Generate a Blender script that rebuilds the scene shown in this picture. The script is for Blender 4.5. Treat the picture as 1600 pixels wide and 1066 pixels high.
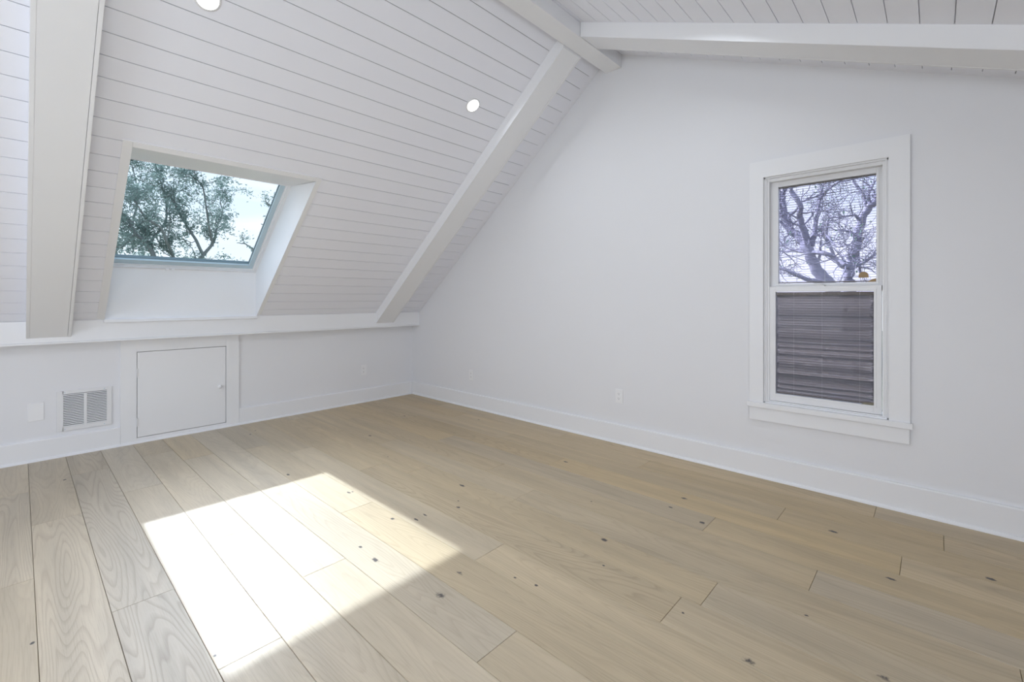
import bpy, bmesh, math, random
from mathutils import Vector, Matrix
R = math.radians
random.seed(7)
for o in list(bpy.data.objects): bpy.data.objects.remove(o)
SC = bpy.context.scene
COL = SC.collection

# ------------------------------------------------------------------ camera
EYE = Vector((0, 0, 1.2))
cd = bpy.data.cameras.new('camera')
cam = bpy.data.objects.new('camera', cd); COL.objects.link(cam)
cd.sensor_width = 36; cd.lens = 713.96 / 1600 * 36
cd.shift_y = -(533 - 467) / 1600
cd.clip_start = 0.02; cd.clip_end = 300
AZ = R(42.837)
cam.location = EYE; cam.rotation_euler = (R(90), 0, AZ - R(90))
SC.camera = cam

# ------------------------------------------------------------------ view, sky, sun
SC.view_settings.view_transform = 'Standard'
SC.view_settings.look = 'None'
SC.view_settings.exposure = 0.03
SC.view_settings.gamma = 1.0
SC.view_settings.use_curve_mapping = False
SC.cycles.use_adaptive_sampling = False
SC.cycles.max_bounces = 10; SC.cycles.diffuse_bounces = 5; SC.cycles.glossy_bounces = 3
SC.cycles.transparent_max_bounces = 24
SC.cycles.sample_clamp_indirect = 6.0
SC.cycles.use_light_tree = False
SC.cycles.caustics_reflective = False; SC.cycles.caustics_refractive = False

SKY_STRENGTH = 1.34
SUN_STRENGTH = 5.6
DOWNLIGHT_W = 3.1
HAZE = 8.0
FILL_W = 36.0

w = bpy.data.worlds.new('sky'); SC.world = w; w.use_nodes = True
nt = w.node_tree; nt.nodes.clear()
out = nt.nodes.new('ShaderNodeOutputWorld'); bg = nt.nodes.new('ShaderNodeBackground')
tc = nt.nodes.new('ShaderNodeTexCoord'); sp = nt.nodes.new('ShaderNodeSeparateXYZ')
mp = nt.nodes.new('ShaderNodeMapping'); mp.inputs['Scale'].default_value = (1.5, 1.5, 7)
nz = nt.nodes.new('ShaderNodeTexNoise'); nz.inputs['Scale'].default_value = 2.2; nz.inputs['Detail'].default_value = 5
rp = nt.nodes.new('ShaderNodeValToRGB')
e = rp.color_ramp.elements
e[0].position = 0.0; e[0].color = (0.78, 0.835, 0.90, 1)
e[1].position = 0.55; e[1].color = (0.42, 0.62, 0.88, 1)
cr = nt.nodes.new('ShaderNodeValToRGB')
cr.color_ramp.elements[0].position = 0.42; cr.color_ramp.elements[1].position = 0.68
mx = nt.nodes.new('ShaderNodeMixRGB'); mx.inputs[2].default_value = (0.86, 0.91, 0.97, 1)
L = nt.links.new
L(tc.outputs['Generated'], sp.inputs[0]); L(sp.outputs['Z'], rp.inputs[0])
L(tc.outputs['Generated'], mp.inputs[0]); L(mp.outputs[0], nz.inputs['Vector'])
L(nz.outputs['Fac'], cr.inputs[0]); L(cr.outputs[0], mx.inputs[0]); L(rp.outputs[0], mx.inputs[1])
# bright haze round the sun
dt = nt.nodes.new('ShaderNodeVectorMath'); dt.operation = 'DOT_PRODUCT'; dt.inputs[1].default_value = Vector((0.010, 1, 0.940)).normalized()
pw = nt.nodes.new('ShaderNodeMapRange'); pw.interpolation_type = 'SMOOTHERSTEP'
pw.inputs['From Min'].default_value = 0.86; pw.inputs['From Max'].default_value = 0.955; pw.inputs['To Max'].default_value = HAZE
hz = nt.nodes.new('ShaderNodeVectorMath'); hz.operation = 'ADD'
nv = nt.nodes.new('ShaderNodeVectorMath'); nv.operation = 'NORMALIZE'
L(tc.outputs['Generated'], nv.inputs[0]); L(nv.outputs[0], dt.inputs[0]); L(dt.outputs['Value'], pw.inputs['Value'])
L(mx.outputs[0], hz.inputs[0]); hc = nt.nodes.new('ShaderNodeVectorMath'); hc.operation = 'SCALE'; hc.inputs[0].default_value = (.95, 1.01, 1.15)
L(pw.outputs[0], hc.inputs['Scale']); L(hc.outputs[0], hz.inputs[1]); L(hz.outputs[0], bg.inputs[0]); bg.inputs[1].default_value = SKY_STRENGTH; L(bg.outputs[0], out.inputs[0])

sd = bpy.data.lights.new('sun', 'SUN'); sd.energy = SUN_STRENGTH; sd.angle = R(0.9); sd.color = (0.93, 0.98, 1.05)
sun = bpy.data.objects.new('sun', sd); COL.objects.link(sun); sun.location = (2, 12, 14)
sun.rotation_euler = Vector((-0.010, -1, -0.940)).to_track_quat('-Z', 'Y').to_euler()

def fill_light(name, loc, rot, sx, sy, W):
    a = bpy.data.lights.new(name, 'AREA'); a.shape = 'RECTANGLE'; a.size = sx; a.size_y = sy; a.energy = W
    a.color = (0.84, 0.905, 1.0)
    o = bpy.data.objects.new(name, a); COL.objects.link(o); o.location = loc; o.rotation_euler = rot
# fill lamps added at the two made-up windows behind the camera
fill_light('fill_back', (-2.53, 2.05, 1.4), (0, R(-90), 0), 1.5, 1.8, FILL_W)
fill_light('fill_near', (-1.1, -1.93, 0.84), (R(90), 0, 0), 2.3, 1.0, FILL_W * 1.5)

# ------------------------------------------------------------------ materials
def newmat(name):
    m = bpy.data.materials.new(name); m.use_nodes = True
    n = m.node_tree; return m, n, n.nodes['Principled BSDF']
def paint(name, col, rough=0.5, bump=0.0, scale=300, metal=0.0, spec=0.5):
    m, n, b = newmat(name)
    t = n.nodes.new('ShaderNodeTexNoise'); t.inputs['Scale'].default_value = scale; t.inputs['Detail'].default_value = 3
    c = n.nodes.new('ShaderNodeTexCoord'); n.links.new(c.outputs['Object'], t.inputs['Vector'])
    mr = n.nodes.new('ShaderNodeMapRange'); mr.inputs['To Min'].default_value = rough - .04; mr.inputs['To Max'].default_value = rough + .04
    n.links.new(t.outputs['Fac'], mr.inputs['Value']); n.links.new(mr.outputs[0], b.inputs['Roughness'])
    b.inputs['Base Color'].default_value = (*col, 1); b.inputs['Metallic'].default_value = metal
    b.inputs['Specular IOR Level'].default_value = spec
    if bump:
        bp = n.nodes.new('ShaderNodeBump'); bp.inputs['Strength'].default_value = bump; bp.inputs['Distance'].default_value = 0.001
        n.links.new(t.outputs['Fac'], bp.inputs['Height']); n.links.new(bp.outputs[0], b.inputs['Normal'])
    return m
M_WALL = paint('wall_paint', (0.81, 0.812, 0.832), 0.6, 0.12, 260, spec=0.3)
M_BOARD = paint('board_paint', (0.875, 0.885, 0.945), 0.5, 0.05, 160, spec=0.35)
M_TRIM = paint('trim_paint', (0.85, 0.853, 0.868), 0.38, 0.03, 120, spec=0.45)
M_GAP = paint('groove_dark', (0.42, 0.42, 0.44), 0.9)
M_VINYL = paint('white_vinyl', (0.82, 0.82, 0.83), 0.35)
M_PLAST = paint('white_plastic', (0.86, 0.86, 0.87), 0.3)
M_METALW = paint('white_enamel', (0.80, 0.80, 0.81), 0.35)
M_DARK = paint('dark_void', (0.03, 0.03, 0.035), 0.9)
M_SLAT = paint('blind_slat', (0.48, 0.46, 0.44), 0.32, 0.3, 60, metal=0.25)
M_RAIL = paint('blind_rail', (0.20, 0.18, 0.13), 0.45)
M_BROWN = paint('brown_plastic', (0.32, 0.21, 0.09), 0.4)
M_CORD = paint('cord', (0.7, 0.7, 0.68), 0.8)
M_SASHG = paint('grey_sash', (0.52, 0.64, 0.70), 0.4)
M_BARK_HAZE = paint('hazed_bark', (0.31, 0.30, 0.36), 0.95, 1.0, 14)  # bluish cast: outdoor haze put into the bark colour
M_BARKS = paint('bark_green', (0.20, 0.22, 0.22), 0.95, 1.0, 14)
M_GRASS = paint('lawn', (0.13, 0.135, 0.10), 0.95, 1.0, 9)
M_SEAL = paint('seal', (0.16, 0.22, 0.24), 0.5)

def emis(name, col, s):
    m, n, b = newmat(name)
    b.inputs['Base Color'].default_value = (0.9, 0.9, 0.9, 1)
    b.inputs['Emission Color'].default_value = (*col, 1); b.inputs['Emission Strength'].default_value = s
    return m
M_LENS = emis('light_lens', (1, 0.985, 0.96), 5.0)

def glass(name, tint):
    m = bpy.data.materials.new(name); m.use_nodes = True; n = m.node_tree; n.nodes.clear()
    o = n.nodes.new('ShaderNodeOutputMaterial'); mix = n.nodes.new('ShaderNodeMixShader')
    t = n.nodes.new('ShaderNodeBsdfTransparent'); t.inputs[0].default_value = (*tint, 1)
    g = n.nodes.new('ShaderNodeBsdfGlossy'); g.inputs['Roughness'].default_value = 0.02
    f = n.nodes.new('ShaderNodeFresnel'); f.inputs['IOR'].default_value = 1.12
    n.links.new(f.outputs[0], mix.inputs[0]); n.links.new(t.outputs[0], mix.inputs[1]); n.links.new(g.outputs[0], mix.inputs[2])
    n.links.new(mix.outputs[0], o.inputs[0]); return m
M_GLASS = glass('window_glass', (0.96, 0.955, 1.0))
M_SKYGLASS = glass('skylight_glass', (0.93, 0.98, 0.985))

def leafmat(name, c1, c2):
    m = bpy.data.materials.new(name); m.use_nodes = True; n = m.node_tree; n.nodes.clear()
    o = n.nodes.new('ShaderNodeOutputMaterial'); mix = n.nodes.new('ShaderNodeMixShader'); mix.inputs[0].default_value = 0.45
    d = n.nodes.new('ShaderNodeBsdfDiffuse'); t = n.nodes.new('ShaderNodeBsdfTranslucent')
    tex = n.nodes.new('ShaderNodeTexNoise'); tex.inputs['Scale'].default_value = 3
    tcn = n.nodes.new('ShaderNodeTexCoord'); n.links.new(tcn.outputs['Object'], tex.inputs['Vector'])
    r = n.nodes.new('ShaderNodeValToRGB'); r.color_ramp.elements[0].color = (*c1, 1); r.color_ramp.elements[1].color = (*c2, 1)
    r.color_ramp.elements[0].position = .35; r.color_ramp.elements[1].position = .65
    n.links.new(tex.outputs['Fac'], r.inputs[0])
    for s in (d, t): n.links.new(r.outputs[0], s.inputs['Color'])
    n.links.new(d.outputs[0], mix.inputs[1]); n.links.new(t.outputs[0], mix.inputs[2]); n.links.new(mix.outputs[0], o.inputs[0]); return m
M_LEAF_HAZE = leafmat('hazed_oak_leaf', (0.18, 0.25, 0.235), (0.29, 0.37, 0.35))  # pale grey-green: distance haze put into the leaf colour
M_LEAF2 = leafmat('oak_leaf_small', (0.12, 0.20, 0.15), (0.2, 0.28, 0.22))

# wide-plank oak
def oak():
    m, n, b = newmat('oak_planks'); N = n.nodes.new; Lk = n.links.new
    at = N('ShaderNodeAttribute'); at.attribute_name = 'grain'      # x across the plank, y along it (shifted per plank), z plank number
    tn = N('ShaderNodeAttribute'); tn.attribute_name = 'tone'       # r warm/cool, g light/dark, b grain contrast
    kn = N('ShaderNodeAttribute'); kn.attribute_name = 'knot'
    sep = N('ShaderNodeSeparateColor'); Lk(tn.outputs['Color'], sep.inputs[0])
    def mapn(sc):
        q = N('ShaderNodeMapping'); q.inputs['Scale'].default_value = sc; Lk(at.outputs['Vector'], q.inputs[0]); return q
    # flowing growth rings: contour lines of a stretched noise
    n1 = N('ShaderNodeTexNoise'); n1.inputs['Scale'].default_value = 1; n1.inputs['Detail'].default_value = 1.5; n1.inputs['Roughness'].default_value = .4
    n1.inputs['Distortion'].default_value = 0.2
    Lk(mapn((6.8, 0.62, 3.1)).outputs[0], n1.inputs['Vector'])
    k = N('ShaderNodeMath'); k.operation = 'MULTIPLY'; k.inputs[1].default_value = 26; Lk(n1.outputs['Fac'], k.inputs[0])
    fr = N('ShaderNodeMath'); fr.operation = 'FRACT'; Lk(k.outputs[0], fr.inputs[0])
    ring = N('ShaderNodeValToRGB'); rr = ring.color_ramp; rr.elements[0].position = 0; rr.elements[0].color = (1, 1, 1, 1)
    rr.elements[1].position = 1; rr.elements[1].color = (.9, .9, .9, 1)
    x = rr.elements.new(.12); x.color = (0.1, 0.1, 0.1, 1); x = rr.elements.new(.6); x.color = (0.0, 0, 0, 1)
    Lk(fr.outputs[0], ring.inputs[0])
    # fine pores
    n2 = N('ShaderNodeTexNoise'); n2.inputs['Scale'].default_value = 1; n2.inputs['Detail'].default_value = 4
    Lk(mapn((260, 9, 5)).outputs[0], n2.inputs['Vector'])
    po = N('ShaderNodeMapRange'); po.inputs['From Min'].default_value = .5; po.inputs['From Max'].default_value = .75; Lk(n2.outputs['Fac'], po.inputs['Value'])
    # broad streaks
    n3 = N('ShaderNodeTexNoise'); n3.inputs['Scale'].default_value = 1; n3.inputs['Detail'].default_value = 3
    Lk(mapn((13, 0.9, 2.3)).outputs[0], n3.inputs['Vector'])
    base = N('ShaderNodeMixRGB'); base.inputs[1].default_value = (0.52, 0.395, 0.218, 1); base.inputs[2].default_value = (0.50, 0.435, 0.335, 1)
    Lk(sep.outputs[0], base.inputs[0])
    st = N('ShaderNodeMapRange'); st.inputs['From Min'].default_value = .3; st.inputs['From Max'].default_value = .7
    st.inputs['To Min'].default_value = .86; st.inputs['To Max'].default_value = 1.10; Lk(n3.outputs['Fac'], st.inputs['Value'])
    tl = N('ShaderNodeMapRange'); tl.inputs['To Min'].default_value = .92; tl.inputs['To Max'].default_value = 1.08; Lk(sep.outputs[1], tl.inputs['Value'])
    mm = N('ShaderNodeMath'); mm.operation = 'MULTIPLY'; Lk(st.outputs[0], mm.inputs[0]); Lk(tl.outputs[0], mm.inputs[1])
    v = N('ShaderNodeVectorMath'); v.operation = 'SCALE'; Lk(base.outputs[0], v.inputs[0]); Lk(mm.outputs[0], v.inputs['Scale'])
    gm = N('ShaderNodeMath'); gm.operation = 'MULTIPLY'; Lk(ring.outputs[0], gm.inputs[0]); Lk(sep.outputs[2], gm.inputs[1])
    c1 = N('ShaderNodeMixRGB'); c1.blend_type = 'MULTIPLY'; c1.inputs[2].default_value = (.77, .73, .70, 1)
    Lk(gm.outputs[0], c1.inputs[0]); Lk(v.outputs[0], c1.inputs[1])
    c2 = N('ShaderNodeMixRGB'); c2.blend_type = 'MULTIPLY'; c2.inputs[2].default_value = (.80, .77, .74, 1)
    ps = N('ShaderNodeMath'); ps.operation = 'MULTIPLY'; ps.inputs[1].default_value = .55; Lk(po.outputs[0], ps.inputs[0])
    Lk(ps.outputs[0], c2.inputs[0]); Lk(c1.outputs[0], c2.inputs[1])
    # knots: broken up dark centre
    n4 = N('ShaderNodeTexNoise'); n4.inputs['Scale'].default_value = 90; Lk(at.outputs['Vector'], n4.inputs['Vector'])
    ka = N('ShaderNodeMath'); ka.operation = 'MULTIPLY_ADD'; ka.inputs[1].default_value = .9; ka.inputs[2].default_value = -.45; Lk(n4.outputs['Fac'], ka.inputs[0])
    kb = N('ShaderNodeMath'); kb.operation = 'ADD'; Lk(kn.outputs['Fac'], kb.inputs[0]); Lk(ka.outputs[0], kb.inputs[1])
    kr = N('ShaderNodeMapRange'); kr.inputs['From Min'].default_value = .30; kr.inputs['From Max'].default_value = .75; Lk(kb.outputs[0], kr.inputs['Value'])
    kg = N('ShaderNodeMath'); kg.operation = 'MULTIPLY'; Lk(kr.outputs[0], kg.inputs[0])
    kt = N('ShaderNodeMath'); kt.operation = 'GREATER_THAN'; kt.inputs[1].default_value = .005; Lk(kn.outputs['Fac'], kt.inputs[0]); Lk(kt.outputs[0], kg.inputs[1])
    c3 = N('ShaderNodeMixRGB'); c3.inputs[2].default_value = (.045, .035, .035, 1); Lk(kg.outputs[0], c3.inputs[0]); Lk(c2.outputs[0], c3.inputs[1])
    Lk(c3.outputs[0], b.inputs['Base Color'])
    b.inputs['Roughness'].default_value = 0.45; b.inputs['Specular IOR Level'].default_value = 0.5
    b.inputs['Coat Weight'].default_value = 0.35; b.inputs['Coat Roughness'].default_value = 0.5
    bp = N('ShaderNodeBump'); bp.inputs['Strength'].default_value = .25; bp.inputs['Distance'].default_value = .0008; bp.invert = True
    sm = N('ShaderNodeMath'); sm.operation = 'ADD'; Lk(gm.outputs[0], sm.inputs[0]); Lk(po.outputs[0], sm.inputs[1])
    Lk(sm.outputs[0], bp.inputs['Height']); Lk(bp.outputs[0], b.inputs['Normal'])
    return m
M_OAK = oak()

# ------------------------------------------------------------------ helpers
def obj(name, bm, mat, parent=None, smooth=False):
    bmesh.ops.recalc_face_normals(bm, faces=bm.faces)
    me = bpy.data.meshes.new(name); bm.to_mesh(me); bm.free()
    if smooth:
        for p in me.polygons: p.use_smooth = True
    if not isinstance(mat, (list, tuple)): mat = [mat]
    for m in mat: me.materials.append(m)
    o = bpy.data.objects.new(name, me); COL.objects.link(o)
    if parent: o.parent = parent; o.matrix_parent_inverse = parent.matrix_world.inverted() if False else Matrix.Translation(-parent.location)
    return o
def empty(name, loc):
    o = bpy.data.objects.new(name, None); COL.objects.link(o); o.location = loc; o.empty_display_size = .1; return o
def tag(o, label, cat, group=None, kind=None):
    o['label'] = label; o['category'] = cat
    if group: o['group'] = group
    if kind: o['kind'] = kind
    return o
def struct(o):
    o['kind'] = 'structure'; return o
def box(bm, x0, x1, y0, y1, z0, z1, bev=0.0):
    r = bmesh.ops.create_cube(bm, size=1)
    bmesh.ops.transform(bm, matrix=Matrix.Translation(((x0+x1)/2, (y0+y1)/2, (z0+z1)/2)) @ Matrix.Diagonal((abs(x1-x0), abs(y1-y0), abs(z1-z0), 1)), verts=r['verts'])
    if bev:
        ed = list({e for v in r['verts'] for e in v.link_edges})
        bmesh.ops.bevel(bm, geom=ed, offset=bev, segments=2, affect='EDGES', profile=.5)
def prism(bm, poly, ax, a, b, bev=0):
    """poly of (u,v) extruded along axis ax from a to b: ax 'x': (y,z), 'y': (x,z)"""
    mk = (lambda p, t: (t, p[0], p[1])) if ax == 'x' else ((lambda p, t: (p[0], t, p[1])) if ax == 'y' else (lambda p, t: (p[0], p[1], t)))
    A = [bm.verts.new(mk(p, a)) for p in poly]; B = [bm.verts.new(mk(p, b)) for p in poly]
    fs = [bm.faces.new(A), bm.faces.new(B[::-1])]
    for i in range(len(poly)):
        j = (i+1) % len(poly); fs.append(bm.faces.new((A[i], A[j], B[j], B[i])))
    if bev:
        bmesh.ops.bevel(bm, geom=list({e for f in fs for e in f.edges}), offset=bev, segments=2, affect='EDGES')
def cyl(bm, c, axis, r, h, seg=24, r2=None):
    q = Vector(axis).to_track_quat('Z', 'Y').to_matrix().to_4x4()
    rr = bmesh.ops.create_cone(bm, cap_ends=True, segments=seg, radius1=r, radius2=r if r2 is None else r2, depth=h)
    bmesh.ops.transform(bm, matrix=Matrix.Translation(c) @ q, verts=rr['verts'])
def lathe(bm, c, axis, prof, seg=24):
    q = Vector(axis).to_track_quat('Z', 'Y').to_matrix()
    rings = []
    for r, h in prof:
        rings.append([bm.verts.new(Vector(c) + q @ Vector((r*math.cos(t*2*math.pi/seg), r*math.sin(t*2*math.pi/seg), h))) for t in range(seg)])
    for a, b in zip(rings, rings[1:]):
        for i in range(seg): bm.faces.new((a[i], a[(i+1) % seg], b[(i+1) % seg], b[i]))
    bm.faces.new(rings[0]); bm.faces.new(rings[-1][::-1])
NB = bmesh.new

# ------------------------------------------------------------------ room dimensions
XG = 3.401         # gable wall with the window
XB = -2.60         # wall behind the camera
YK = 4.880         # knee wall
YN = -2.00         # wall opposite the knee wall
YT = 4.729         # face of the ledge trim
P1, D1 = 0.82, 4.920        # steep slope z = D1 - P1*y
P2, D2 = 0.4167, 2.4327     # shallow slope z = D2 + P2*y
YR = (D1 - D2) / (P1 + P2)  # ridge
def c1z(y): return D1 - P1*y
def c2z(y): return D2 + P2*y
K1 = math.hypot(1, P1); K2 = math.hypot(1, P2)

# ------------------------------------------------------------------ floor
PW = 0.1965; X0 = 0.0435
joints = {-1: [2.837, 4.13], 0: [3.50, 1.30], 1: [2.31, 4.30], 2: [3.68, 1.70], 3: [2.63, .40], 4: [2.0, 4.1], 5: [3.10, 1.11], 6: [2.44, .2],
          7: [1.55, 3.7], 8: [2.95, .75], 9: [2.665, .675], 10: [1.85, -.2], 11: [.383, 2.3], 12: [.885, 3.1], 13: [.115, 2.05], 14: [.631, 2.75],
          15: [1.55, 3.6], 16: [.25, 2.4]}
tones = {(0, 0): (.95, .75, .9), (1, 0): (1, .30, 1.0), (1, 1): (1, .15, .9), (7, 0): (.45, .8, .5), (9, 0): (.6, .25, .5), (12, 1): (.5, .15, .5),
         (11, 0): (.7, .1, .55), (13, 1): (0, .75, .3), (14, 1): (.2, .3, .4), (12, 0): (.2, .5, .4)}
def plank_list():
    out = []
    k0 = int(math.floor((XB - X0) / PW)); k1 = int(math.ceil((XG - X0) / PW))
    for k in range(k0, k1):
        rnd = random.Random(k*31+5)
        js = sorted(joints.get(k, [rnd.uniform(-2.0, 0), rnd.uniform(1.0, 3.6)]))
        lo = js[0]
        while lo > YN: lo -= rnd.uniform(1.5, 2.1); js.insert(0, lo)
        hi = js[-1]
        while hi < YK: hi += rnd.uniform(1.5, 2.1); js.append(hi)
        vis = sorted(joints.get(k, []))
        for a, b in zip(js, js[1:]):
            y0, y1 = max(a, YN), min(b, YK)
            if y1 - y0 < .02: continue
            idx = sum(1 for v in vis if v <= a + 1e-6)
            t = tones.get((k, idx), None) if (k in joints and (idx > 0 or b in vis)) else None
            if t is None: t = (rnd.uniform(.75, 1) if k < 3 else rnd.uniform(.45, .9) if k < 8 else rnd.uniform(.25, .6) if k < 11 else rnd.uniform(0, .35), rnd.uniform(.35, .9) if k < 6 else rnd.uniform(.15, .8), rnd.choice((.25, .35, .5, .8)))  # skylight sheen put into the tone: paler, cooler planks to the left
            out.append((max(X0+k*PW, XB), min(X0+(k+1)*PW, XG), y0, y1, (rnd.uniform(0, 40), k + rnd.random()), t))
    return out
planks = plank_list()
bm = NB()
gl = bm.verts.layers.float_vector.new('grain'); tl_ = bm.verts.layers.float_vector.new('tone'); kl = bm.verts.layers.float.new('knot')
g = 0.0006; b_ = 0.0010
def vtx(x, y, z, sh, t, kv, x0):
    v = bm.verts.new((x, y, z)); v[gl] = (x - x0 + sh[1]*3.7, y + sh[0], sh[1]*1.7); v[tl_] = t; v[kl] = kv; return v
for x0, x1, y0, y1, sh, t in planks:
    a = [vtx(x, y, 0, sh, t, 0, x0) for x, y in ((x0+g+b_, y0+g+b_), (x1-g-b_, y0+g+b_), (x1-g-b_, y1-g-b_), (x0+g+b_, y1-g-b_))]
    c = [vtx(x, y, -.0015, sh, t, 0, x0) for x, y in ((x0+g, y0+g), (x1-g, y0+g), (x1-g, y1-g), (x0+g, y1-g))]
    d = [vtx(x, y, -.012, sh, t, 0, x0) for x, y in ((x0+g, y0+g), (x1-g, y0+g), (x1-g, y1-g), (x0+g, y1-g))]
    bm.faces.new(a)
    for i in range(4):
        j = (i+1) % 4; bm.faces.new((c[i], c[j], a[j], a[i])); bm.faces.new((d[i], d[j], c[j], c[i]))
# knots (x, y, half width, half length)
def fp(px, py):
    d = Vector((.7334, .6799, 0)) + (px-800)/713.96*Vector((.6799, -.7334, 0)) + Vector((0, 0, -(py-467)/713.96))
    t = -1.2/d.z; return EYE + t*d
KN = [(1302, 831, 9, 14), (1069, 779, 8, 12), (1097, 817, 9, 11), (1048, 793, 6, 9), (944, 844, 9, 13), (943, 884, 4, 5), (838, 915, 5, 6), (805, 903, 4, 5),
      (688, 931, 13, 20), (718, 896, 9, 14), (716, 793, 7, 10), (716, 783, 4, 5), (722, 759, 8, 18), (884, 722, 7, 14), (613, 811, 7, 10), (586, 875, 8, 16),
      (563, 855, 6, 8), (101, 750, 7, 9), (578, 681, 8, 12), (391, 679, 7, 9), (399, 673, 6, 7), (1548, 905, 9, 12), (1392, 905, 7, 12), (924, 784, 4, 5),
      (650, 812, 5, 14), (664, 805, 4, 12), (54, 1004, 5, 6), (1168, 1040, 12, 18), (606, 714, 4, 5), (632, 650, 7, 10), (748, 656, 6, 9), (1260, 962, 4, 5),
      (1067, 958, 4, 4), (545, 770, 6, 14), (553, 768, 4, 7), (334, 1026, 4, 5), (450, 742, 7, 14), (1382, 1060, 10, 14)]
for i, (px, py, hw, hl) in enumerate(KN):
    q = fp(px, py); rnd = random.Random(i)
    for x0, x1, y0, y1, sh, t in planks:
        if x0 < q.x < x1 and y0 < q.y < y1: break
    else: continue
    hw *= .00115; hl *= .00125
    qx = min(max(q.x, x0+hw*1.7+.003), x1-hw*1.7-.003)
    seg = 18; rings = []; kmax = .62 if px in (688, 718, 1168, 1382) else 1.0
    for rr, kv in ((.45, kmax), (1.0, .55*kmax), (1.7, 0.0)):
        rings.append([vtx(qx+math.cos(a)*hw*rr*rnd.uniform(.85, 1.15), q.y+math.sin(a)*hl*rr*rnd.uniform(.85, 1.15), .0002, sh, t, kv, x0) for a in (s*2*math.pi/seg for s in range(seg))])
    bm.faces.new(rings[0])
    for ra, rb in zip(rings, rings[1:]):
        for s in range(seg): bm.faces.new((ra[s], ra[(s+1) % seg], rb[(s+1) % seg], rb[s]))
nf = len(bm.faces)
v = [bm.verts.new(p) for p in ((XB, YN, -.012), (XG, YN, -.012), (XG, YK, -.012), (XB, YK, -.012))]
f = bm.faces.new(v); f.material_index = 1
box(bm, XB-.15, XG+.15, YN-.15, YK+.15, -.20, -.013)
for f in bm.faces:
    if f.index == -1: pass
bm.faces.index_update()
for f in bm.faces:
    if f.index >= nf: f.material_index = 1
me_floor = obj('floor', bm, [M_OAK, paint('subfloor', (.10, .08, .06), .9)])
for p in me_floor.data.polygons: pass
struct(me_floor)

# ------------------------------------------------------------------ walls
WY0, WY1, WZ0, WZ1 = 0.197, 0.846, 0.505, 2.012     # window opening in the gable wall
T = 0.14
bm = NB()
X1 = XG + T
prism(bm, [(WY1, 0), (YK+.1, 0), (YK+.1, c1z(YK+.1)), (YR, c1z(YR)), (WY1, c2z(WY1))], 'x', XG, X1)
prism(bm, [(YN-.1, 0), (WY0, 0), (WY0, c2z(WY0)), (YN-.1, c2z(YN-.1))], 'x', XG, X1)
prism(bm, [(WY0, 0), (WY1, 0), (WY1, WZ0), (WY0, WZ0)], 'x', XG, X1)
prism(bm, [(WY0, WZ1), (WY1, WZ1), (WY1, c2z(WY1)), (WY0, c2z(WY0))], 'x', XG, X1)
struct(obj('wall_right', bm, M_WALL))
DX0, DX1, DZ0, DZ1 = 0.667, 1.311, 0.048, 0.755     # attic access door
bm = NB()
box(bm, XB, DX0-.004, YK, YK+.08, 0, .95); box(bm, DX1+.004, XG, YK, YK+.08, 0, .95)
box(bm, DX0-.004, DX1+.004, YK, YK+.08, DZ1+.004, .95); box(bm, DX0-.004, DX1+.004, YK+.05, YK+.08, 0, DZ1+.004)
struct(obj('wall_left', bm, M_WALL))
# behind the camera: two added windows, unseen, to hold the fill lamps
bm = NB()
by0, by1, bz0, bz1 = 1.1, 3.0, .60, 2.2
prism(bm, [(by1, 0), (YK, 0), (YK, c1z(YK)), (by1, c1z(by1))], 'x', XB-.12, XB)
prism(bm, [(YN, 0), (by0, 0), (by0, c2z(by0)), (YN, c2z(YN))], 'x', XB-.12, XB)
box(bm, XB-.12, XB, by0, by1, 0, bz0)
prism(bm, [(by0, bz1), (by1, bz1), (by1, c1z(by1)), (YR, c1z(YR)), (by0, c2z(by0))], 'x', XB-.12, XB)
struct(obj('wall_back', bm, M_WALL))
bm = NB()
nx0, nx1, nz0, nz1 = -2.3, .1, .30, 1.38
box(bm, XB, nx0, YN-.12, YN, 0, c2z(YN)); box(bm, nx1, XG, YN-.12, YN, 0, c2z(YN))
box(bm, nx0, nx1, YN-.12, YN, 0, nz0); box(bm, nx0, nx1, YN-.12, YN, nz1, c2z(YN))
struct(obj('wall_near', bm, M_WALL))
w3 = struct(empty('added_window_3', (XB, (by0+by1)/2, bz0)))
bm = NB()
for y in (by0, (by0+by1)/2-.03, by1-.06): box(bm, XB-.09, XB-.04, y, y+.06, bz0, bz1)
ym = (by0+by1)/2
for z in (bz0, bz1-.06):
    for ya, yb in ((by0+.0601, ym-.0301), (ym+.0301, by1-.0601)): box(bm, XB-.09, XB-.04, ya, yb, z, z+.06)
obj('window_frame', bm, M_VINYL, w3)
bm = NB(); box(bm, XB-.067, XB-.063, by0+.06, by1-.06, bz0+.06, bz1-.06); obj('glass_pane', bm, M_GLASS, w3)
w4 = struct(empty('added_window_4', ((nx0+nx1)/2, YN, nz0)))
bm = NB()
for x in (nx0, (nx0+nx1)/2-.03, nx1-.06): box(bm, x, x+.06, YN-.09, YN-.04, nz0, nz1)
xm_ = (nx0+nx1)/2
for z in (nz0, nz1-.06):
    for xa, xb in ((nx0+.0601, xm_-.0301), (xm_+.0301, nx1-.0601)): box(bm, xa, xb, YN-.09, YN-.04, z, z+.06)
obj('window_frame', bm, M_VINYL, w4)
bm = NB(); box(bm, nx0+.06, nx1-.06, YN-.067, YN-.063, nz0+.06, nz1-.06); obj('glass_pane', bm, M_GLASS, w4)

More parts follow.
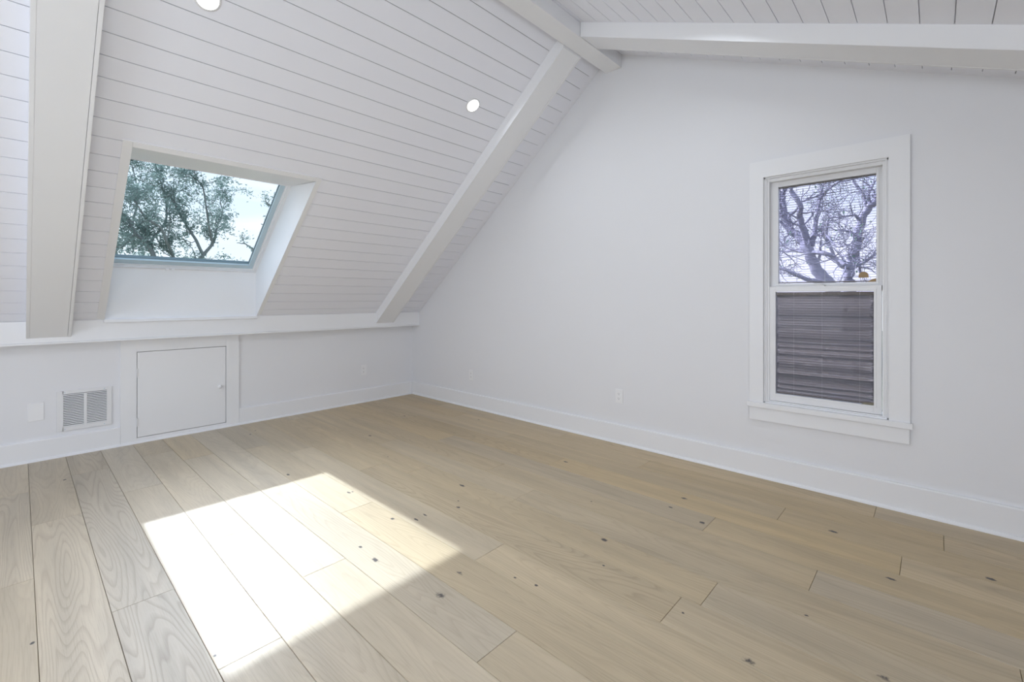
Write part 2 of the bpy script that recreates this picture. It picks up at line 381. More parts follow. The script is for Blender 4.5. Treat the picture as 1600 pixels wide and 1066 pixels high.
# ------------------------------------------------------------------ ceilings of grooved boards
SX0, SX1 = 0.450, 1.530            # skylight well
SYT, SYB = 3.448, 4.737
RB = [(0.032, 0.263), (2.795, 3.026)]   # beams
GAP = 0.0042
def slope_pt(which, s, x, dn):
    """s: distance along the slope measured as y*K; dn: distance below (into the room) the board faces"""
    if which == 1:
        y = s / K1; return Vector((x, y, c1z(y))) - dn*Vector((0, P1, 1))/K1
    y = s / K2; return Vector((x, y, c2z(y))) - dn*Vector((0, -P2, 1))/K2
def board(bm, which, s0, s1, x0, x1, th=.012, e0=0, e1=0):
    vs = []
    for dn in (0, -th):
        for s, x in ((s0+e0, x0), (s0+e0, x1), (s1-e1, x1), (s1-e1, x0)): vs.append(bm.verts.new(slope_pt(which, s, x, dn)))
    A, B = vs[:4], vs[4:]
    bm.faces.new(A[::-1]); bm.faces.new(B)
    for i in range(4): j = (i+1) % 4; bm.faces.new((A[i], A[j], B[j], B[i]))
def slab(bm, which, s0, s1, x0, x1, a, b):
    vs = []
    for dn in (-a, -b):
        for s, x in ((s0, x0), (s0, x1), (s1, x1), (s1, x0)): vs.append(bm.verts.new(slope_pt(which, s, x, dn)))
    A, B = vs[:4], vs[4:]; fs = [bm.faces.new(A[::-1]), bm.faces.new(B)]
    for i in range(4): j = (i+1) % 4; fs.append(bm.faces.new((A[i], A[j], B[j], B[i])))
    for f in fs: f.material_index = 1
def make_ceiling(which, name, s_start, s_end, groove0, pitch, spans, hole):
    bm = NB(); g0 = groove0 + math.floor((s_start - groove0)/pitch)*pitch
    edges = []
    s = g0
    while s < s_end: edges.append(s); s += pitch
    edges.append(s)
    for a, b in zip(edges, edges[1:]):
        lo, hi = max(a, s_start), min(b, s_end)
        if hi - lo < .004: continue
        e0 = GAP/2 if a > s_start else 0; e1 = GAP/2 if b < s_end else 0
        for xa, xb in spans:
            if hole and hi > hole[2] and lo < hole[3] and xa < hole[0] and xb > hole[1]:
                if lo < hole[2]: board(bm, which, lo, hole[2], xa, xb, e0=e0); l2 = hole[2]; ee = 0
                else: l2 = lo; ee = e0
                h2 = min(hi, hole[3]); e2 = e1 if hi <= hole[3] else 0
                for q0, q1 in ((xa, hole[0]), (hole[1], xb)): board(bm, which, l2, h2, q0, q1, e0=ee, e1=e2)
                if hi > hole[3]: board(bm, which, hole[3], hi, xa, xb, e1=e1)
            else: board(bm, which, lo, hi, xa, xb, e0=e0, e1=e1)
    # flat strip against the gable wall
    board(bm, which, s_start, s_end, 3.347, XG)
    for xa, xb in RB: board(bm, which, s_start, s_end, xa, xb)
    x0, x1 = XB-.1, XG+.14
    if hole:
        h2, h3, hx0, hx1 = hole[2]-.02, hole[3]+.08, hole[0]-.022, hole[1]+.022
        slab(bm, which, s_start, h2, x0, x1, .006, .11)
        slab(bm, which, h3, s_end+.35, x0, x1, .006, .11)
        slab(bm, which, h2, h3, x0, hx0, .006, .11); slab(bm, which, h2, h3, hx1, x1, .006, .11)
    else: slab(bm, which, s_start-.3, s_end, x0, x1, .006, .11)
    return struct(obj(name, bm, [M_BOARD, M_GAP]))
spans = [(XB, RB[0][0]), (RB[0][1]+.006, RB[1][0]), (RB[1][1], 3.347)]
make_ceiling(1, 'ceiling', YR*K1, 4.735*K1, 3.698, .1228, spans, (SX0-.019, SX1+.019, SYT*K1-.012, SYB*K1-.004))
make_ceiling(2, 'ceiling', YN*K2, YR*K2, .0576, .1234, spans, None)

# ------------------------------------------------------------------ beams
rd = 0.097
def beam_profile(which, ya, yb):
    K, sg = (K1, -P1) if which == 1 else (K2, P2)
    zf = c1z if which == 1 else c2z
    off = rd*K
    return [(ya, zf(ya)), (yb, zf(yb)), (yb, zf(yb)-off), (ya, zf(ya)-off)]
def make_rafter(which, x0, x1, ya, yb, label, crack=True):
    o = empty('ceiling_beam', ((x0+x1)/2, ya, (c1z if which == 1 else c2z)(ya)))
    tag(o, label, 'beam', None)
    e = .0008; e2 = .0001; p = beam_profile(which, ya, yb)
    q = [p[0], p[1], (p[2][0], p[2][1]-.0006), (p[3][0], p[3][1]-.0006)]
    bm = NB(); prism(bm, p, 'x', x0+.019+e2, x1-.019-e, .0003); obj('soffit_board', bm, M_TRIM, o)
    for xa, xb in ((x0, x0+.019-e2), (x1-.019+e, x1)):
        bm = NB(); prism(bm, q, 'x', xa, xb, .0012); obj('side_board', bm, M_TRIM, o)
    return o
RY0, RY1, RZ = 1.912, 2.062, 3.120
G1 = 'sloping beams under the ceiling'
make_rafter(1, *RB[1], RY1+.002, YT+.003, 'white boxed beam sloping from ridge down to knee wall ledge, nearest the gable wall')
make_rafter(1, *RB[0], RY1+.002, YT+.003, 'wide white boxed beam at the left edge, left of the skylight')
make_rafter(2, *RB[1], YN+.01, RY0-.002, 'white boxed beam running across upper right above the double-hung window')
make_rafter(2, *RB[0], YN+.01, RY0-.002, 'white boxed beam on the shallow slope, overhead behind the view')
bm = NB(); prism(bm, [(RY0, c2z(RY0)), (RY0, RZ), (RY1, RZ), (RY1, c1z(RY1)), (YR, c1z(YR))], 'x', XB, XG-.001, .0015)
tag(obj('ridge_beam', bm, M_TRIM), 'white horizontal ridge beam meeting the gable wall at the ceiling peak', 'beam')

# ------------------------------------------------------------------ ledge trim, baseboards
bm = NB()
prism(bm, [(YT, .884), (YT+.02, .874), (YK, .874), (YK, c1z(YK)-.004), (YT, c1z(YT)-.004)], 'x', XB, XG-.001, .0012)
box(bm, XB, XG-.001, YT-.007, YT+.02, .868, .882, .003)
struct(obj('trim_1', bm, M_TRIM))
CX0, CX1 = .560, 1.424      # casing board round the access door
def base_prof(face, s, out):   # out: +-1 direction from wall into the room
    return [(face, 0), (face+out*.020, 0), (face+out*.020, .148), (face+out*.017, .155), (face, .155)]
bm = NB()
for a, b in ((XB, CX0-.001), (CX1+.001, XG-.021)): prism(bm, base_prof(YK, 1, -1), 'x', a, b, .0008)
sh = [(YK-.020, 0)] + [(YK-.020-.014*math.cos(t*math.pi/10), .018*math.sin(t*math.pi/10)) for t in range(6)]
prism(bm, sh, 'x', XB, XG-.034)
struct(obj('baseboard_left', bm, M_TRIM))
bm = NB(); prism(bm, base_prof(XG, 1, -1), 'y', YN, YK-.021, .0008)
sh = [(XG-.020, 0)] + [(XG-.020-.014*math.cos(t*math.pi/10), .018*math.sin(t*math.pi/10)) for t in range(6)]
prism(bm, sh, 'y', YN, YK-.034)
struct(obj('baseboard_right', bm, M_TRIM))

# ------------------------------------------------------------------ attic access door
bm = NB(); f0 = YK-.020
box(bm, CX0, DX0-.004, f0, YK-.0005, 0, .873, .001); box(bm, DX1+.004, CX1, f0, YK-.0005, 0, .873, .001)
box(bm, DX0-.004, DX1+.004, f0, YK-.0005, DZ1+.004, .873, .001); box(bm, DX0-.004, DX1+.004, f0, YK-.0005, 0, DZ0-.004, .001)
struct(obj('trim_2', bm, M_TRIM))
d = struct(empty('door_1', ((DX0+DX1)/2, YK, DZ0)))
bm = NB(); box(bm, DX0, DX1, f0+.001, YK+.004, DZ0, DZ1, .0012); obj('door_panel', bm, M_TRIM, d)
bm = NB(); box(bm, DX1-.021, DX1-.0185, f0+.0002, f0+.003, DZ0+.001, DZ1-.001); obj('edge_strip', bm, M_TRIM, d)
kx, kz = 1.257, .388
bm = NB(); lathe(bm, (kx, f0+.001, kz), (0, -1, 0), [(.008, 0), (.0075, .010), (.011, .014), (.0165, .021), (.018, .028), (.0155, .034), (.009, .0375), (.003, .0385)], 28)
obj('door_knob', bm, M_PLAST, d, True)
for z in (.175, .585):
    bm = NB(); cyl(bm, (DX0-.002, f0-.003, z), (0, 0, 1), .0045, .062, 14)
    for k in (-.031, .031): cyl(bm, (DX0-.002, f0-.003, z+k), (0, 0, 1), .003, .008, 12)
    box(bm, DX0-.002, DX0+.010, f0-.0015, f0+.001, z-.031, z+.031)
    obj('hinge', bm, M_METALW, d)

# ------------------------------------------------------------------ return-air grille and blank plate
vx0, vx1, vz0, vz1 = .192, .508, .190, .497
t = tag(empty('wall_vent', ((vx0+vx1)/2, YK, vz0)), 'white metal return-air grille low on the knee wall left of the access door', 'vent')
bm = NB(); yv = YK-.010
fr = .031; cxm = (vx0+vx1)/2 + .002
for a, b, c, dd in ((vx0, vx0+fr+.006, vz0, vz1), (vx1-fr, vx1, vz0, vz1), (vx0+fr, vx1-fr, vz0, vz0+fr), (vx0+fr, vx1-fr, vz1-fr+.004, vz1), (cxm-.009, cxm+.009, vz0+fr, vz1-fr)):
    box(bm, a, b, yv, YK, c, dd, .0012)
obj('vent_frame', bm, M_METALW, t)
bm = NB(); box(bm, vx0+.02, vx1-.02, YK-.0012, YK-.0004, vz0+.02, vz1-.02); obj('vent_backing', bm, M_DARK, t)
for a, b in ((vx0+fr+.004, cxm-.006), (cxm+.006, vx1-fr+.002)):
    bm = NB(); n = 19; z0 = vz0+fr; z1 = vz1-fr+.004
    for i in range(n):
        z = z0 + (i+.5)*(z1-z0)/n
        prism(bm, [(yv+.0012, z-.0048), (yv+.0020, z-.0056), (YK-.0022, z+.0018), (YK-.003, z+.0028)], 'x', a, b)
    obj('louver_bank', bm, M_METALW, t)
for x in (vx0+.045, vx1-.045):
    for z in (vz0+.014, vz1-.013):
        bm = NB(); cyl(bm, (x, yv-.0006, z), (0, 1, 0), .0035, .002, 14); obj('screw', bm, M_SASHG, t)
px0, px1, pz0, pz1 = .041, .126, .296, .433
t = tag(empty('wall_plate', ((px0+px1)/2, YK, pz0)), 'plain white blank cover plate on the knee wall, leftmost, beside the grille', 'wall plate')
bm = NB(); box(bm, px0, px1, YK-.006, YK, pz0, pz1, .0025); obj('plate', bm, M_PLAST, t)
for z in (pz0+.03, pz1-.03):
    bm = NB(); cyl(bm, ((px0+px1)/2, YK-.0063, z), (0, 1, 0), .003, .0012, 14); obj('screw', bm, M_PLAST, t)

# ------------------------------------------------------------------ outlets
M_SLOT = paint('slot_dark', (.10, .10, .10), .7)
def outlet(loc, rz, w_, h_, label):
    """built facing -Y, then turned"""
    t = empty('wall_outlet', (0, 0, 0)); tag(t, label, 'outlet')
    bm = NB(); box(bm, -w_/2, w_/2, -.006, 0, -h_/2, h_/2, .0025); obj('plate', bm, M_PLAST, t)
    for s in (-1, 1):
        zc = s*h_*.17
        bm = NB()
        poly = [(.0165*math.cos(a)*(1 if abs(math.cos(a)) < .86 else .92), .0135*math.sin(a)) for a in (k*2*math.pi/24 for k in range(24))]
        prism(bm, [(x, z+zc) for x, z in poly], 'y', -.0078, -.004, 0); r = obj('receptacle', bm, M_PLAST, t)
        bm = NB()
        box(bm, -.0078, -.0058, -.0084, -.0076, zc-.001, zc+.007); box(bm, .0058, .0075, -.0084, -.0076, zc, zc+.007)
        cyl(bm, (0, -.0080, zc-.0065), (0, 1, 0), .0026, .0008, 12)
        o = obj('slots', bm, M_SLOT, r)
    bm = NB(); cyl(bm, (0, -.0064, 0), (0, 1, 0), .003, .0012, 12); obj('screw', bm, M_PLAST, t)
    t.location = loc; t.rotation_euler = (0, 0, rz)
    return t
outlet((XG, 1.933, .389), R(-90), .070, .114, 'white duplex outlet on the gable wall, the nearer one between corner and window')
outlet((XG, 3.765, .357), R(-90), .070, .114, 'small white outlet far along the gable wall, close to the room corner')
outlet((2.72, YK, .372), 0, .072, .118, 'white outlet on the knee wall between access door and room corner')

# ------------------------------------------------------------------ recessed lights
def downlight(which, x, y, label):
    nrm = -Vector((0, P1, 1))/K1 if which == 1 else -Vector((0, -P2, 1))/K2
    c = Vector((x, y, c1z(y) if which == 1 else c2z(y)))
    t = tag(empty('recessed_light', c), label, 'light')
    bm = NB(); lathe(bm, c, nrm, [(.050, .0), (.060, .0), (.060, .002), (.056, .0045), (.050, .005)], 48)
    obj('trim_ring', bm, M_METALW, t, True)
    bm = NB(); lathe(bm, c, nrm, [(.0495, .001), (.0495, .0052), (.03, .0056), (.001, .0058)], 48)
    obj('light_lens', bm, M_LENS, t, False)
    a = bpy.data.lights.new('downlight_lamp', 'AREA'); a.shape = 'DISK'; a.size = .09; a.energy = DOWNLIGHT_W; a.color = (.87, .94, 1.02); a.spread = R(165)
    o = bpy.data.objects.new('downlight_lamp', a); COL.objects.link(o)
    o.location = c + nrm*.009; o.rotation_euler = nrm.to_track_quat('-Z', 'Y').to_euler()
    o.parent = t; o.matrix_parent_inverse = Matrix.Translation(-t.location)
downlight(1, 2.432, 2.676, 'round lit recessed ceiling light on the steep slope beside the sloping beam')
downlight(1, .646, 2.692, 'round lit recessed ceiling light above the skylight, cut by the top edge')
downlight(2, 2.432, .86, 'round recessed ceiling light on the shallow slope, just above the view')
downlight(2, .646, .86, 'round recessed ceiling light overhead on the shallow slope')
downlight(1, -1.14, 2.69, 'round recessed ceiling light on the steep slope behind the view')
downlight(2, -1.14, .86, 'round recessed ceiling light on the shallow slope behind the view')

# ------------------------------------------------------------------ skylight (window_2)
HF = 0.320
def fz(y, h=HF): return c1z(y) + h*K1
FT, FB = (3.905, None), None
yT = 3.905; zT = fz(yT); yB = 4.742; zB = fz(yB)
sk = struct(empty('window_2', ((SX0+SX1)/2, SYB, c1z(SYB))))
bm = NB()
q = [(SYT-.004, c1z(SYT)-.0045), (yT, zT), (yB, zB), (SYB-.004, c1z(SYB)-.0045)]
for x0, x1 in ((SX0-.02, SX0), (SX1, SX1+.02)): prism(bm, q, 'x', x0, x1)
prism(bm, [(SYT, c1z(SYT)), (SYT-.006, c1z(SYT)+.03), (yT-.03, zT+.05), (yT, zT)], 'x', SX0-.02, SX1+.02)
prism(bm, [(SYB, c1z(SYB)), (SYB+.03, c1z(SYB)+.0), (yB+.03, zB+.02), (yB, zB)], 'x', SX0-.02, SX1+.02)
obj('well_lining', bm, M_TRIM, sk)
# flat casing on the boards
bm = NB()
def flat(xa, xb, sa, sb, th=.006):
    vs = []
    for dn in (0.0, th):
        for s, x in ((sa, xa), (sa, xb), (sb, xb), (sb, xa)): vs.append(bm.verts.new(slope_pt(1, s, x, dn)))
    A, B = vs[:4], vs[4:]; bm.faces.new(A); bm.faces.new(B[::-1])
    for i in range(4): j = (i+1) % 4; bm.faces.new((A[i], A[j], B[j], B[i]))
cw = .046
flat(SX0-cw, SX0-.001, SYT*K1-cw*.8, (YT-.006)*K1); flat(SX1+.001, SX1+cw*.8, SYT*K1-cw*.8, (YT-.006)*K1); flat(SX0, SX1, SYT*K1-cw*.8, SYT*K1)
obj('casing', bm, M_TRIM, sk)
bm = NB(); box(bm, SX0-.006, SX1+.002, YT-.020, YT+.012, 1.014, 1.040, .003); obj('sill_nosing', bm, M_TRIM, sk)
def ring(name, x0, x1, y0, y1, wl, wr, wt, wb, h0, h1, mat, par):
    """rectangular frame lying parallel to the roof; y0/y1 taken at height h0"""
    bm = NB()
    def bar(xa, xb, sa, sb):
        vs = []
        for h in (h0, h1):
            for s, x in ((sa, xa), (sa, xb), (sb, xb), (sb, xa)): vs.append(bm.verts.new(slope_pt(1, s, x, -h)))
        A, B = vs[:4], vs[4:]; bm.faces.new(A); bm.faces.new(B[::-1])
        for i in range(4): j = (i+1) % 4; bm.faces.new((A[i], A[j], B[j], B[i]))
    bar(x0, x0+wl, y0, y1); bar(x1-wr, x1, y0, y1); bar(x0+wl, x1-wr, y0, y0+wt); bar(x0+wl, x1-wr, y1-wb, y1)
    return obj(name, bm, mat, par)
# s on the base plane of a point lifted by HF: move back along the normal
def s_of(y, h): return (y - h*P1/K1)*K1
s0, s1 = s_of(yT, HF), s_of(yB, HF)
fr_ = ring('skylight_frame', SX0-.03, SX1+.03, s0-.05, s1+.03, .035, .050, .06, .045, HF, HF+.018, M_VINYL, sk)
ring('frame_bead', SX0-.03, SX1+.03, s0-.05, s1+.03, .037, .062, .062, .055, HF+.018, HF+.030, M_TRIM, fr_)
ring('skylight_sash', SX0-.03, SX1+.03, s0-.05, s1+.03, .042, .098, .07, .098, HF+.030, HF+.050, M_SASHG, sk)
ring('glass_seal', SX0-.03, SX1+.03, s0-.05, s1+.03, .045, .103, .072, .102, HF+.050, HF+.054, M_SEAL, sk)
ring('outer_cladding', SX0-.13, SX1+.13, s0-.15, s1+.13, .15, .19, .17, .19, HF+.06, HF+.09, M_SEAL, sk)
ring('curb', SX0-.10, SX1+.10, s0-.12, s1+.10, 0.06, .06, .06, .06, HF+.012, HF+.06, M_TRIM, sk)
bm = NB()
vs = []
for h in (HF+.054, HF+.058):
    for s, x in ((s0-.02, SX0-.03), (s0-.02, SX1), (s1, SX1), (s1, SX0-.03)): vs.append(bm.verts.new(slope_pt(1, s, x, -h)))
bm.faces.new(vs[:4])
for v in vs[4:]: bm.verts.remove(v)
obj('glass_pane', bm, M_SKYGLASS, sk)
bm = NB()
for x in (.835, .875): box(bm, x, x+.022, yB-.012, yB+.004, zB-.008, zB+.010, .002)
obj('sash_clip', bm, M_PLAST, sk)

# ------------------------------------------------------------------ double-hung window (window_1)
wn = struct(empty('window_1', (XG, (WY0+WY1)/2, .385)))
xc = XG-.020
bm = NB(); prism(bm, [(.104, .505), (.104, 2.122), (.930, 2.122), (.930, .505), (WY1, .505), (WY1, WZ1), (WY0, WZ1), (WY0, .505)], 'x', xc, XG, .0012)
obj('window_casing', bm, M_TRIM, wn)
bm = NB(); box(bm, XG-.034, XG+.02, .093, .944, .471, .505, .003); obj('window_stool', bm, M_TRIM, wn)
bm = NB(); box(bm, xc, XG, .107, .931, .384, .471, .0015); obj('apron', bm, M_TRIM, wn)
FW = .030
bm = NB()
xj0, xj1 = XG, XG+T-.005
box(bm, xj0, xj1, WY0-.001, WY0+.008, .505, WZ1); box(bm, xj0, xj1, WY1-.008, WY1, .505, WZ1); box(bm, xj0, xj1, WY0, WY1, WZ1-.010, WZ1); box(bm, xj0, xj1, WY0, WY1, .498, .512)
obj('window_jamb', bm, M_TRIM, wn)
bm = NB()
xf = XG+.012
for a, b, c, dd in ((WY0+.008, WY0+FW, .512, WZ1-.01), (WY1-FW, WY1-.008, .512, WZ1-.01), (WY0+FW, WY1-FW, WZ1-.032, WZ1-.01), (WY0+FW, WY1-FW, .512, .520)):
    box(bm, xf, xj1, a, b, c, dd, .0015)
# stop beads
for a, b in ((WY0+.008, WY0+FW-.012), (WY1-FW+.012, WY1-.008)): box(bm, xf-.008, xf+.004, a, b, .512, WZ1-.01, .0015)
obj('vinyl_frame', bm, M_VINYL, wn)
def sash(name, x0, x1, ya, yb, za, zb, gy0, gy1, gz0, gz1, two=True):
    bm = NB()
    for a, b, c, dd in ((ya, gy0, za, zb), (gy1, yb, za, zb), (gy0, gy1, za, gz0), (gy0, gy1, gz1, zb)): box(bm, x0, x1, a, b, c, dd, .0012)
    # inner bead step
    s = .012
    o = obj(name, bm, M_VINYL, wn)
    bm = NB()
    for a, b, c, dd in ((gy0-s, gy0, gz0-s, gz1+s), (gy1, gy1+s, gz0-s, gz1+s), (gy0, gy1, gz0-s, gz0), (gy0, gy1, gz1, gz1+s)): box(bm, x0-.0035, x0+.002, a, b, c, dd, .0012)
    obj('glazing_bead', bm, M_VINYL, o)
    for x in (x0+.006, x1-.006):
        bm = NB(); box(bm, x, x+.003, gy0-.004, gy1+.004, gz0-.004, gz1+.004); obj('glass_pane', bm, M_GLASS, o)
    return o
LX0, LX1 = XG+.019, XG+.052
UX0, UX1 = XG+.054, XG+.087
lo = sash('lower_sash', LX0, LX1, .231, .818, .522, 1.280, .267, .780, .571, 1.246)
up = sash('upper_sash', UX0, UX1, WY0+FW, WY1-FW, 1.247, WZ1-.032, .258, .772, 1.300, 1.946)
bm = NB(); box(bm, LX0+.002, LX1-.002, .51, .56, 1.280, 1.288, .002); cyl(bm, ((LX0+LX1)/2, .535, 1.292), (0, 0, 1), .011, .009, 18)
box(bm, LX0-.001, LX0+.016, .520, .550, 1.288, 1.294, .002)
obj('sash_lock', bm, M_METALW, wn)

def make_blind(name, xm, y0, y1, z0, z1, tilt, pitch, label, rail_h, brown):
    t = tag(empty(name, (xm, (y0+y1)/2, z0)), label, 'blind')
    bm = NB(); box(bm, xm-.008, xm+.008, y0, y1, z1-rail_h, z1, .001); obj('headrail', bm, M_RAIL, t)
    wv = .0175; n = int((z1-rail_h-z0-.010)/pitch) + 1
    # one slat mesh, curved
    bm = NB(); seg = 4; ln = (y1-y0)-.0005; ny = 26
    rows = []
    for i in range(seg+1):
        u = -wv/2 + wv*i/seg; c = .0016*(1-(2*u/wv)**2)
        rows.append([bm.verts.new((u*math.cos(tilt) - c*math.sin(tilt), -ln/2+ln*j/ny, u*math.sin(tilt)+c*math.cos(tilt))) for j in range(ny+1)])
    for a, b in zip(rows, rows[1:]):
        for j in range(ny): bm.faces.new((a[j], a[j+1], b[j+1], b[j]))
    bmesh.ops.solidify(bm, geom=bm.faces[:], thickness=.0003)
    base = obj('slat', bm, M_SLAT, t, True)
    rnd = random.Random(int(z0*100))
    for i in range(n):
        s = base if i == 0 else base.copy()
        if i: COL.objects.link(s)
        s.location = (xm, (y0+y1)/2, z0+.012+(z1-rail_h-z0-.018-pitch*(n-1))*i/n+pitch*i+rnd.uniform(-.0006, .0006)); s.rotation_euler = (rnd.uniform(-.0016, .0016), rnd.uniform(-.05, .05), 0)
    bm = NB(); box(bm, xm-.007, xm+.007, y0+.002, y1-.002, z0, z0+.007, .001); obj('bottom_rail', bm, M_RAIL, t)
    for y in (y0+.13*(y1-y0), y0+.5*(y1-y0), y0+.80*(y1-y0)):
        for dx in (-.0082, .0082):
            bm = NB(); cyl(bm, (xm+dx, y, (z0+z1)/2), (0, 0, 1), .0006, z1-z0-.004, 6); obj('ladder_cord', bm, M_CORD, t)
    return t
b1 = make_blind('mini_blind', (LX0+LX1)/2+.0005, .2675, .7795, .574, 1.243, R(-76), .0160, 'closed grey metal mini blind behind the glass of the lower window sash', .020, True)
b2 = make_blind('mini_blind', (UX0+UX1)/2+.0005, .2585, .7715, 1.303, 1.943, R(4), .0160, 'open slatted mini blind behind the glass of the upper window sash', .006, False)
# brown tilt knob and corner block seen behind the upper pane
bm = NB(); pr = [(.0, 0)] 
pts = [(-.024, 0), (.024, 0)] + [(.024*math.cos(a) if True else 0, .012+.024*math.sin(a)) for a in (k*math.pi/12 for k in range(13))]
prism(bm, [(.318+p[0], 1.327+p[1]) for p in pts], 'x', UX0-.004, UX0+.004, 0); obj('tilt_knob', bm, M_BROWN, b2)
bm = NB(); prism(bm, [(.259, 1.301), (.298, 1.301), (.290, 1.310), (.275, 1.318), (.259, 1.322)], 'x', UX0-.003, UX0+.006, 0); obj('corner_wedge', bm, M_BROWN, b2)
bm = NB(); prism(bm, [(.268, .572), (.325, .572), (.312, .584), (.268, .588)], 'x', LX0+.001, LX0+.0055, 0); obj('corner_wedge', bm, M_RAIL, b1)  # brown dirt in the lower pane's right corner, built as a small wedge

# ------------------------------------------------------------------ outdoors
bm = NB(); v = [bm.verts.new(p) for p in ((-60, -60, -3.2), (80, -60, -3.2), (80, 90, -3.2), (-60, 90, -3.2))]; bm.faces.new(v)
gr = struct(obj('ground', bm, M_GRASS))
FWD = Vector((.7334, .6799, 0)); RGT = Vector((.6799, -.7334, 0))
def ray(px, py): return FWD + (px-800)/713.96*RGT + Vector((0, 0, -(py-467)/713.96))
def atY(px, py, Y): d = ray(px, py); return EYE + d*(Y/d.y)
def atX(px, py, X): d = ray(px, py); return EYE + d*(X/d.x)
def tube(bm, pts, rad, seg=7):
    rings = []; n = len(pts)
    for i, p in enumerate(pts):
        d = (pts[min(i+1, n-1)] - pts[max(i-1, 0)]).normalized()
        q = d.to_track_quat('Z', 'Y').to_matrix()
        rings.append([bm.verts.new(p + q @ Vector((rad[i]*math.cos(k*2*math.pi/seg), rad[i]*math.sin(k*2*math.pi/seg), 0))) for k in range(seg)])
    for a, b in zip(rings, rings[1:]):
        for k in range(seg): bm.faces.new((a[k], a[(k+1) % seg], b[(k+1) % seg], b[k]))
    bm.faces.new(rings[-1])
def smoothpath(P, sub=4):
    out = []
    n = len(P)
    for i in range(n-1):
        p0, p1, p2, p3 = P[max(i-1, 0)], P[i], P[i+1], P[min(i+2, n-1)]
        for k in range(sub):
            t = k/sub
            out.append(.5*((2*p1)+(-p0+p2)*t+(2*p0-5*p1+4*p2-p3)*t*t+(-p0+3*p1-3*p2+p3)*t**3))
    out.append(P[-1]); return out
def twigs(bm, path, rad, rnd, depth, nper, ln, tips, spread=1.0, up=.15):
    n = len(path)
    for _ in range(nper):
        i = rnd.randrange(max(1, n//5), n)
        p = path[i]; d0 = (path[min(i, n-1)] - path[max(i-1, 0)]).normalized() if i else Vector((0, 0, 1))
        d = (d0 + spread*Vector((rnd.gauss(0, .6), rnd.gauss(0, .6), rnd.gauss(up, .6)))).normalized()
        l = ln*rnd.uniform(.5, 1.2); r0 = min(rad[i]*.6, .30*rad[0]); seg = 6; q = [p]; dd = d
        for k in range(seg):
            dd = (dd + Vector((rnd.gauss(0, .28), rnd.gauss(0, .28), rnd.gauss(.05, .28)))).normalized(); q.append(q[-1] + dd*l/seg)
        rr = [max(r0*(1-k/seg*.8), .0035) for k in range(seg+1)]
        tube(bm, q, rr, 5 if depth > 1 else 4)
        tips.extend(q[2:])
        if depth > 1: twigs(bm, q, rr, rnd, depth-1, max(2, nper_child), ln*.55, tips, spread, up)
nper_child = 4
def leaves(bm, centers, rnd, per, spread, size):
    for c in centers:
        for _ in range(per):
            p = c + Vector((rnd.gauss(0, spread), rnd.gauss(0, spread), rnd.gauss(0, spread)))
            a = Vector((rnd.gauss(0, 1), rnd.gauss(0, 1), rnd.gauss(0, 1))).normalized(); b = a.orthogonal().normalized(); s = size*rnd.uniform(.6, 1.3)
            v = [bm.verts.new(p+a*s), bm.verts.new(p+b*s*.45), bm.verts.new(p-a*s), bm.verts.new(p-b*s*.45)]
            bm.faces.new(v)
# bare oak beyond the gable window: limbs traced at about 6 m outside
def Wz(a, b, X): return atX(1160+a/4.1, 200+b/4.1, X)
def limb_tree(name, label, limbs, root, trunk, base_r, rnd, mat, n_tw, tw_len, leaf=None, depth=2, spread=1.0):
    t = tag(empty(name, (root.x, root.y, -3.2)), label, 'tree', 'trees outside the windows' if False else None)
    bm = NB(); tips = []
    tr = smoothpath([Vector((root.x, root.y, -3.25))] + trunk, 4)
    tube(bm, tr, [base_r*(1-.45*i/len(tr)) for i in range(len(tr))], 10)
    for P, r0, r1 in limbs:
        q = smoothpath(P, 5); n = len(q)
        q = [p + Vector((rnd.gauss(0, r0*.08), rnd.gauss(0, r0*.08), rnd.gauss(0, r0*.08))) for p in q]
        rr = [r0+(r1-r0)*i/(n-1) for i in range(n)]
        tube(bm, q, rr, 8); twigs(bm, q, rr, rnd, depth, n_tw, tw_len, tips, spread)
    obj('trunk_and_branches', bm, mat, t, True)
    if leaf:
        bm = NB(); m, per, sp, size, keep = leaf
        leaves(bm, [p for p in tips if rnd.random() < keep and p.z > -1.5], rnd, per, sp, size)
        obj('foliage', bm, m, t)
    return t
rnd = random.Random(3)
X_ = 8.8
lim = [([Wz(600, 1100, X_), Wz(555, 1000, X_), Wz(460, 890, X_), Wz(425, 790, X_), Wz(370, 710, X_+.1), Wz(305, 650, X_+.2), Wz(265, 540, X_+.2), Wz(255, 450, X_+.3), Wz(275, 380, X_+.3), Wz(300, 250, X_+.3)], .10, .03),
       ([Wz(430, 780, X_), Wz(390, 650, X_-.1), Wz(365, 560, X_-.2), Wz(372, 490, X_-.3), Wz(312, 405, X_-.3), Wz(330, 330, X_-.3)], .06, .022),
       ([Wz(440, 760, X_), Wz(460, 680, X_), Wz(470, 600, X_+.1), Wz(500, 450, X_+.2), Wz(525, 340, X_+.3)], .05, .012),
       ([Wz(495, 460, X_+.1), Wz(560, 385, X_), Wz(640, 330, X_-.1), Wz(720, 260, X_-.1)], .022, .010),
       ([Wz(435, 800, X_), Wz(520, 800, X_-.2), Wz(600, 840, X_-.2), Wz(660, 880, X_-.3)], .038, .03),
       ([Wz(420, 800, X_), Wz(330, 785, X_+.2), Wz(240, 790, X_+.4), Wz(120, 760, X_+.5)], .03, .014),
       ([Wz(520, 985, X_), Wz(430, 975, X_-.2), Wz(340, 940, X_-.3), Wz(235, 895, X_-.3), Wz(120, 900, X_-.3)], .04, .018),
       ([Wz(455, 690, X_), Wz(540, 690, X_-.4), Wz(600, 760, X_-.6), Wz(700, 740, X_-.7)], .02, .008)]
nper_child = 4
